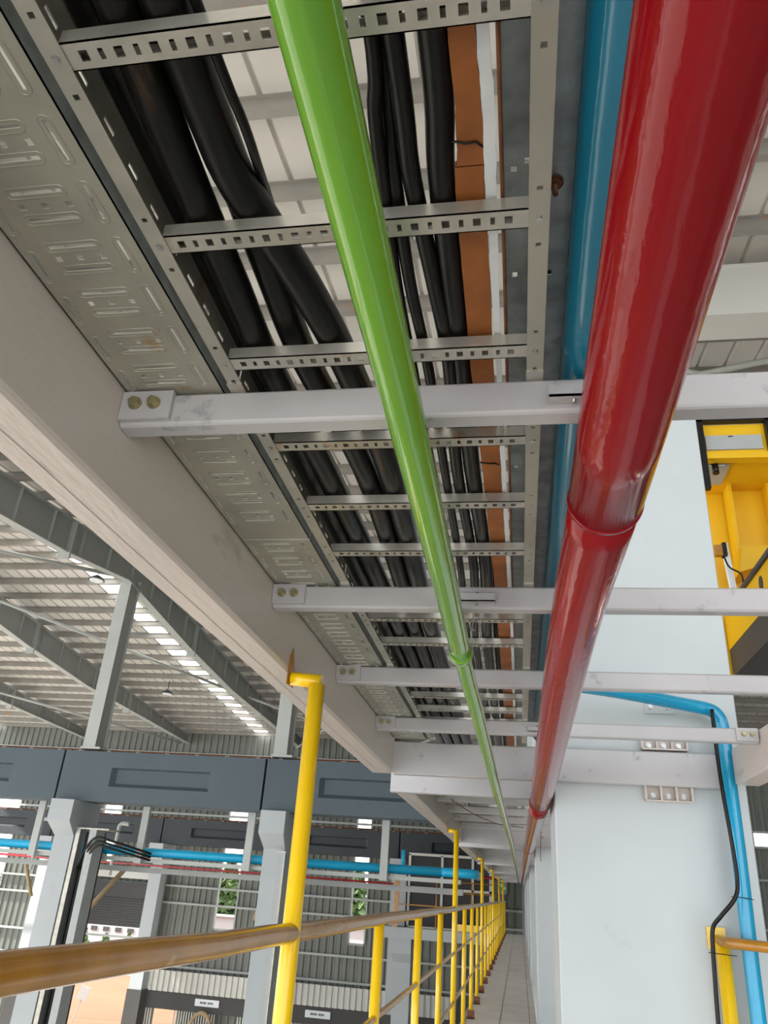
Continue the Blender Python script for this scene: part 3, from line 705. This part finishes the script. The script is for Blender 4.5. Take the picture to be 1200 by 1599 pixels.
# flat strips
def strip(name, rows, z, th, mt, label, cat):
    v = []; f = []; sub = []
    P = [Vector((a, y, b)) for y, a, b in rows]; S = spline(P, 7)
    for q in S:
        j = random.uniform(-.0007, .0007)
        sub.append((q.x+j, q.y, q.z+random.uniform(-.0007, .0007)))
    mb = MB(); pts = []
    for a, y, b in sub: pts += [(a, y, z), (b, y, z), (b, y, z+th), (a, y, z+th)]
    fs = []
    for i in range(len(sub)-1):
        o = 4*i
        for k in range(4): fs.append((o+k, o+(k+1) % 4, o+4+(k+1) % 4, o+4+k))
    fs += [(0,1,2,3), tuple(4*(len(sub)-1)+k for k in range(4))]
    mb.poly(pts, fs); o = mb.build(name, mt); tag(o, label, cat); return o
strip('sheathed_flat_cable', [(-.1,-.062,-.036),(.30,-.062,-.035),(.443,-.060,-.035),(.491,-.062,-.034),(.566,-.061,-.032),(.64,-.064,-.030),(.662,-.068,-.033),(.843,-.0695,-.031),(1.048,-.070,-.032),(1.403,-.0655,-.028),(1.948,-.060,-.024),(2.56,-.060,-.020),(4.3,-.060,-.020),(12,-.060,-.020)], .790, .010, 'brown', 'flat orange-brown wrapped cable running along the ladder', 'cable')
for i, (y, dx) in enumerate([(.612, 0), (1.36, .001)]):
    o = MB().tube([(-.068, y-.004, .7895), (-.052, y, .7885), (-.040, y-.001, .7885), (-.031, y+.008, .7895)], .0016, 6).build('cable_tie', 'black'); tag(o, 'dark tie around the orange-brown flat cable, %s' % ('nearer the viewer', 'past the first cross beam')[i], 'cable tie')
strip('pale_flat_cable', [(-.1,-.034,-.019),(.443,-.0335,-.0195),(.566,-.031,-.0165),(.662,-.0315,-.0175),(.843,-.0295,-.0185),(1.403,-.0265,-.0175),(1.948,-.023,-.013),(2.56,-.019,-.009),(4.3,-.019,-.009),(12,-.019,-.009)], .7875, .004, 'stripw', 'thin white ribbed flat cable beside the orange-brown one', 'cable')
o = MB().tube([(-.0125, -.1, .79), (-.0105, .7, .79), (-.0085, 4.3, .79)], .0026, 8).build('copper_rod', 'rust'); tag(o, 'thin rusty rod between the white flat cable and the solid tray', 'rod')

# ================================================================== PIPES
def coupl(mb, p, d, r, w): mb.tube([p, tuple(Vector(p)+Vector(d)*w)], r, 24); return mb
gp = [(-.1675, -.4, .650), (-.1655, .5, .650), (-.164, .95, .650), (-.163, 1.5, .650), (-.1645, 2.245, .650)]
t = thing('green_pipe', 'glossy green pipe hanging under the cable ladder', 'pipe', (-.165, 5, .62))
MB().tube(spline(gp, 8), .0300, 40).build('thick_length', 'green', t)
MB().tube([(-.1645, 2.235, .650), (-.1645, 2.25, .650), (-.1645, 2.27, .650), (-.1645, 2.285, .650)], [.0315, .035, .034, .028], 40).build('coupling', 'green', t)
MB().tube(spline([(-.1645, 2.27, .650), (-.1580, 2.5, .632), (-.1416, 3.0, .590), (-.1163, 4.35, .519), (-.10, 6, .515), (-.065, 12, .515), (-.03, 34, .515)], 6), .0262, 32).build('thin_length', 'green', t)
o = MB().tube(spline([(-.103, 1.957, .705), (-.115, 2.02, .69), (-.125, 2.10, .675), (-.128, 2.2, .66), (-.133, 2.255, .64), (-.165, 2.26, .612), (-.2, 2.262, .64), (-.190, 2.25, .685)]), .0016, 6).tube(spline([(-.128, 2.1, .675), (-.14, 2.13, .70), (-.118, 2.15, .69), (-.128, 2.1, .675)]), .0014, 6).build('tie_wire', 'boltgrey'); tag(o, 'looped wire tying the green pipe to the second cross beam', 'wire')
t = thing('red_pipe', 'large glossy red pipe running below the cross beams', 'pipe', (.14, 6, .57))
rn = lambda y: (.163-.0057*y, y, .639-.005*y)
RM = spline([rn(1.23), (.1345, 2.0, .588), (.1225, 4.35, .507), (.112, 8, .505), (.104, 12, .504), (.09, 33, .504)], 8)
MB().tube([rn(-.6), rn(0), rn(.5), rn(1.0), rn(1.23)], .0641, 56).build('near_length', 'red', t)
MB().tube([rn(1.222), rn(1.234)], .0654, 56).build('joint_ring', 'red', t)
MB().tube(RM[:18], [.0618, .0612, .0606, .060, .0594, .0588, .0584]+[.058]*11, 56).build('middle_length', 'red', t)
MB().tube([tuple(RM[17]-Vector((0, .012, 0))), tuple(RM[17]+Vector((0, .012, 0)))], .0605, 48).build('joint_ring', 'red', t)
MB().tube(RM[17:], .0572, 40).build('far_length', 'red', t)
MB().tube([(.109, 9.2, .505), (.109, 9.24, .505)], .0605, 32).build('joint_ring', 'red', t)
t = thing('blue_main_pipe', 'blue pipe resting on the cross beams beside the cable ladder', 'pipe', (.123, 2, .76))
MB().tube([(.1225, -.4, .806), (.1225, 1.0, .806), (.1225, 4.30, .806)], .0455, 40).build('pipe', 'blue', t)
o = MB().tube(spline([(.20, 3.92, .99), (.5, 4.05, .985), (.85, 4.24, .975), (.96, 4.285, .968), (1.015, 4.30, .955), (1.045, 4.30, .92), (1.055, 4.30, .87), (1.056, 4.30, .75), (1.056, 4.30, .55), (1.056, 4.30, .2), (1.050, 4.30, -.2), (1.048, 4.30, -.6), (1.045, 4.30, -1.3)], 6), .0345, 32).build('blue_downpipe', 'blue2'); tag(o, 'sky blue pipe bending down in front of the first white column', 'pipe')
o = MB().tube(spline([(1.0, 4.24, .95), (.995, 4.225, .773), (.998, 4.22, .56), (1.012, 4.22, .30), (1.015, 4.22, .15), (.995, 4.22, .07), (.93, 4.25, -.01), (.895, 4.28, -.06), (.884, 4.28, -.14), (.879, 4.28, -.25), (.872, 4.28, -.44), (.868, 4.28, -.8), (.868, 4.28, -1.3)], 8), .0098, 12).build('drop_cable', 'black'); tag(o, 'black cable hanging down beside the sky blue pipe', 'cable')
for i, (x0, x1, y, z) in enumerate([(.99, 1.085, 4.24, .075), (.865, .985, 4.27, -.165)]):
    o = MB().tube([(x0, y+.02, z), (x0+.01, y-.012, z), ((x0+x1)/2, y-.022, z-.002), (x1, y+.01, z-.006)], .0022, 6).build('cable_tie', 'black'); tag(o, 'thin black tie holding the hanging cable to the %s' % ('sky blue pipe', 'yellow post')[i], 'cable tie')
o = MB().tube(spline([(.165, 7.2, .66), (.19, 7.6, .66), (.205, 7.9, .60), (.20, 8.0, .45), (.198, 8.0, .33)]), .003, 6).build('loose_wire', 'rust'); tag(o, 'thin loose wire drooping from the red pipe near the second column', 'wire')
o = MB().tube(spline([(-.55, 6.7, .70), (-.4, 7.4, .66), (-.2, 8.2, .65), (.05, 8.6, .66)]), .0035, 6).build('loose_wire', 'rust'); tag(o, 'thin wire sagging under the second bay of cross beams', 'wire')

# ================================================================== YELLOW CRANE (right, above)
t = thing('overhead_crane', 'yellow overhead crane structure behind the white column at upper right', 'crane', (2.2, 7, 2.1))
MB().box(1.6, 4.5, 6.45, 6.62, 3.78, 4.10).build('upper_box', 'crane', t)
MB().box(1.6, 4.5, 6.40, 6.5, 3.715, 3.775).box(1.6, 4.5, 6.5, 7.22, 3.76, 3.785).build('lower_flange', 'crane', t)
MB().box(1.6, 4.5, 7.2, 7.3, 1.9, 3.78).build('girder_web', 'crane', t)
pn = MB().box(1.755, 2.245, 6.43, 6.45, 3.825, 3.975).build('grey_panel', 'midgrey', t)
MB().box(1.955, 1.995, 6.42, 6.43, 3.955, 3.962).build('slot', 'darkgrey', pn)
MB().box(1.62, 1.735, 6.38, 6.44, 3.4, 4.16).box(1.62, 4.5, 6.38, 6.44, 4.10, 4.17).box(2.28, 2.33, 6.38, 6.44, 3.8, 4.16).build('black_cable_chain', 'black', t)
MB().box(1.75, 1.98, 6.55, 6.95, 3.735, 3.755).box(1.70, 1.92, 6.52, 6.62, 3.70, 3.715).build('white_plate', 'midgrey', t)
MB().tube([(1.83, 6.52, 3.72), (1.83, 6.52, 3.62)], .03, 10).build('limit_switch', 'black', t)
ch = MB().box(2.08, 2.40, 7.14, 7.18, 3.02, 3.76).box(2.05, 2.08, 6.98, 7.18, 3.02, 3.80).box(2.40, 2.43, 6.98, 7.18, 3.02, 3.80)
ch.build('channel_post', 'crane', t)
MB().poly([(2.0,6.85,2.78),(2.42,6.85,2.92),(2.42,7.18,2.92),(2.0,7.18,2.78),(2.05,6.85,3.04),(2.45,6.85,3.04),(2.45,7.18,3.04),(2.05,7.18,3.04)], [(0,1,2,3),(4,5,6,7),(0,1,5,4),(3,2,6,7),(0,4,7,3),(1,5,6,2)]).build('post_shoe', 'crane', t)
o = MB().box(1.9, 2.05, 6.83, 6.93, 2.3, 3.0); 
t2 = thing('crane_sensor', 'white upright with a small black and yellow sensor on the crane', 'sensor', (1.87, 6.8, 2.55))
MB().bar((1.93, 6.85, 2.55), (1.90, 6.85, 3.06), .05, .05).build('upright', 'stripw', t2)
MB().box(1.80, 1.87, 6.80, 6.86, 2.93, 3.03).build('housing', 'yrail', t2); MB().box(1.87, 1.905, 6.79, 6.87, 2.92, 3.05).build('terminal', 'black', t2)
MB().tube(spline([(1.87, 6.8, 2.92), (1.90, 6.78, 2.8), (1.98, 6.75, 2.72), (1.99, 6.75, 2.6)]), .008, 8).build('lead', 'black', t2)
t = thing('crane_end_carriage', 'yellow and dark crane end carriage running lengthwise behind the column', 'crane', (2.1, 6, 2.1))
MB().box(1.9, 2.6, 4.3, 7.15, 2.14, 2.46).build('carriage_side', 'crane', t)
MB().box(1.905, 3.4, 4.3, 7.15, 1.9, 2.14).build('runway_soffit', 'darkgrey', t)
MB().tube([(1.885, 5.2, 2.47), (1.885, 7.1, 2.47)], .022, 8).build('conduit', 'darkgrey', t)
MB().prism([(6.0+.045*math.cos(a), 2.34+.06*math.sin(a)) for a in [2*math.pi*k/16 for k in range(16)]], 0, 1.894, 1.8995).build('oval_hole', 'darkgrey', t)
o = MB().box(1.5, 8, 8.0, 8.5, 6.72, 6.745).box(1.5, 8, 8.0, 8.02, 6.745, 7.5).box(1.5, 8, 7.98, 8.5, 7.5, 7.52).build('gutter_beam', 'wallw'); tag(o, 'wide cream beam under the roof at upper right', 'beam')
t = thing('roof_tie', 'pale bracing tubes meeting at a gusset under the roof at right', 'brace', (2.7, 10, 7.2))
MB().tube([(2.55, 9.9, 7.15), (6.5, 9.9, 8.0)], .05, 10).build('tube', 'steelpale', t)
MB().tube([(2.3, 9.9, 7.35), (3.6, 9.9, 6.95)], .045, 10).build('tube', 'steelpale', t)
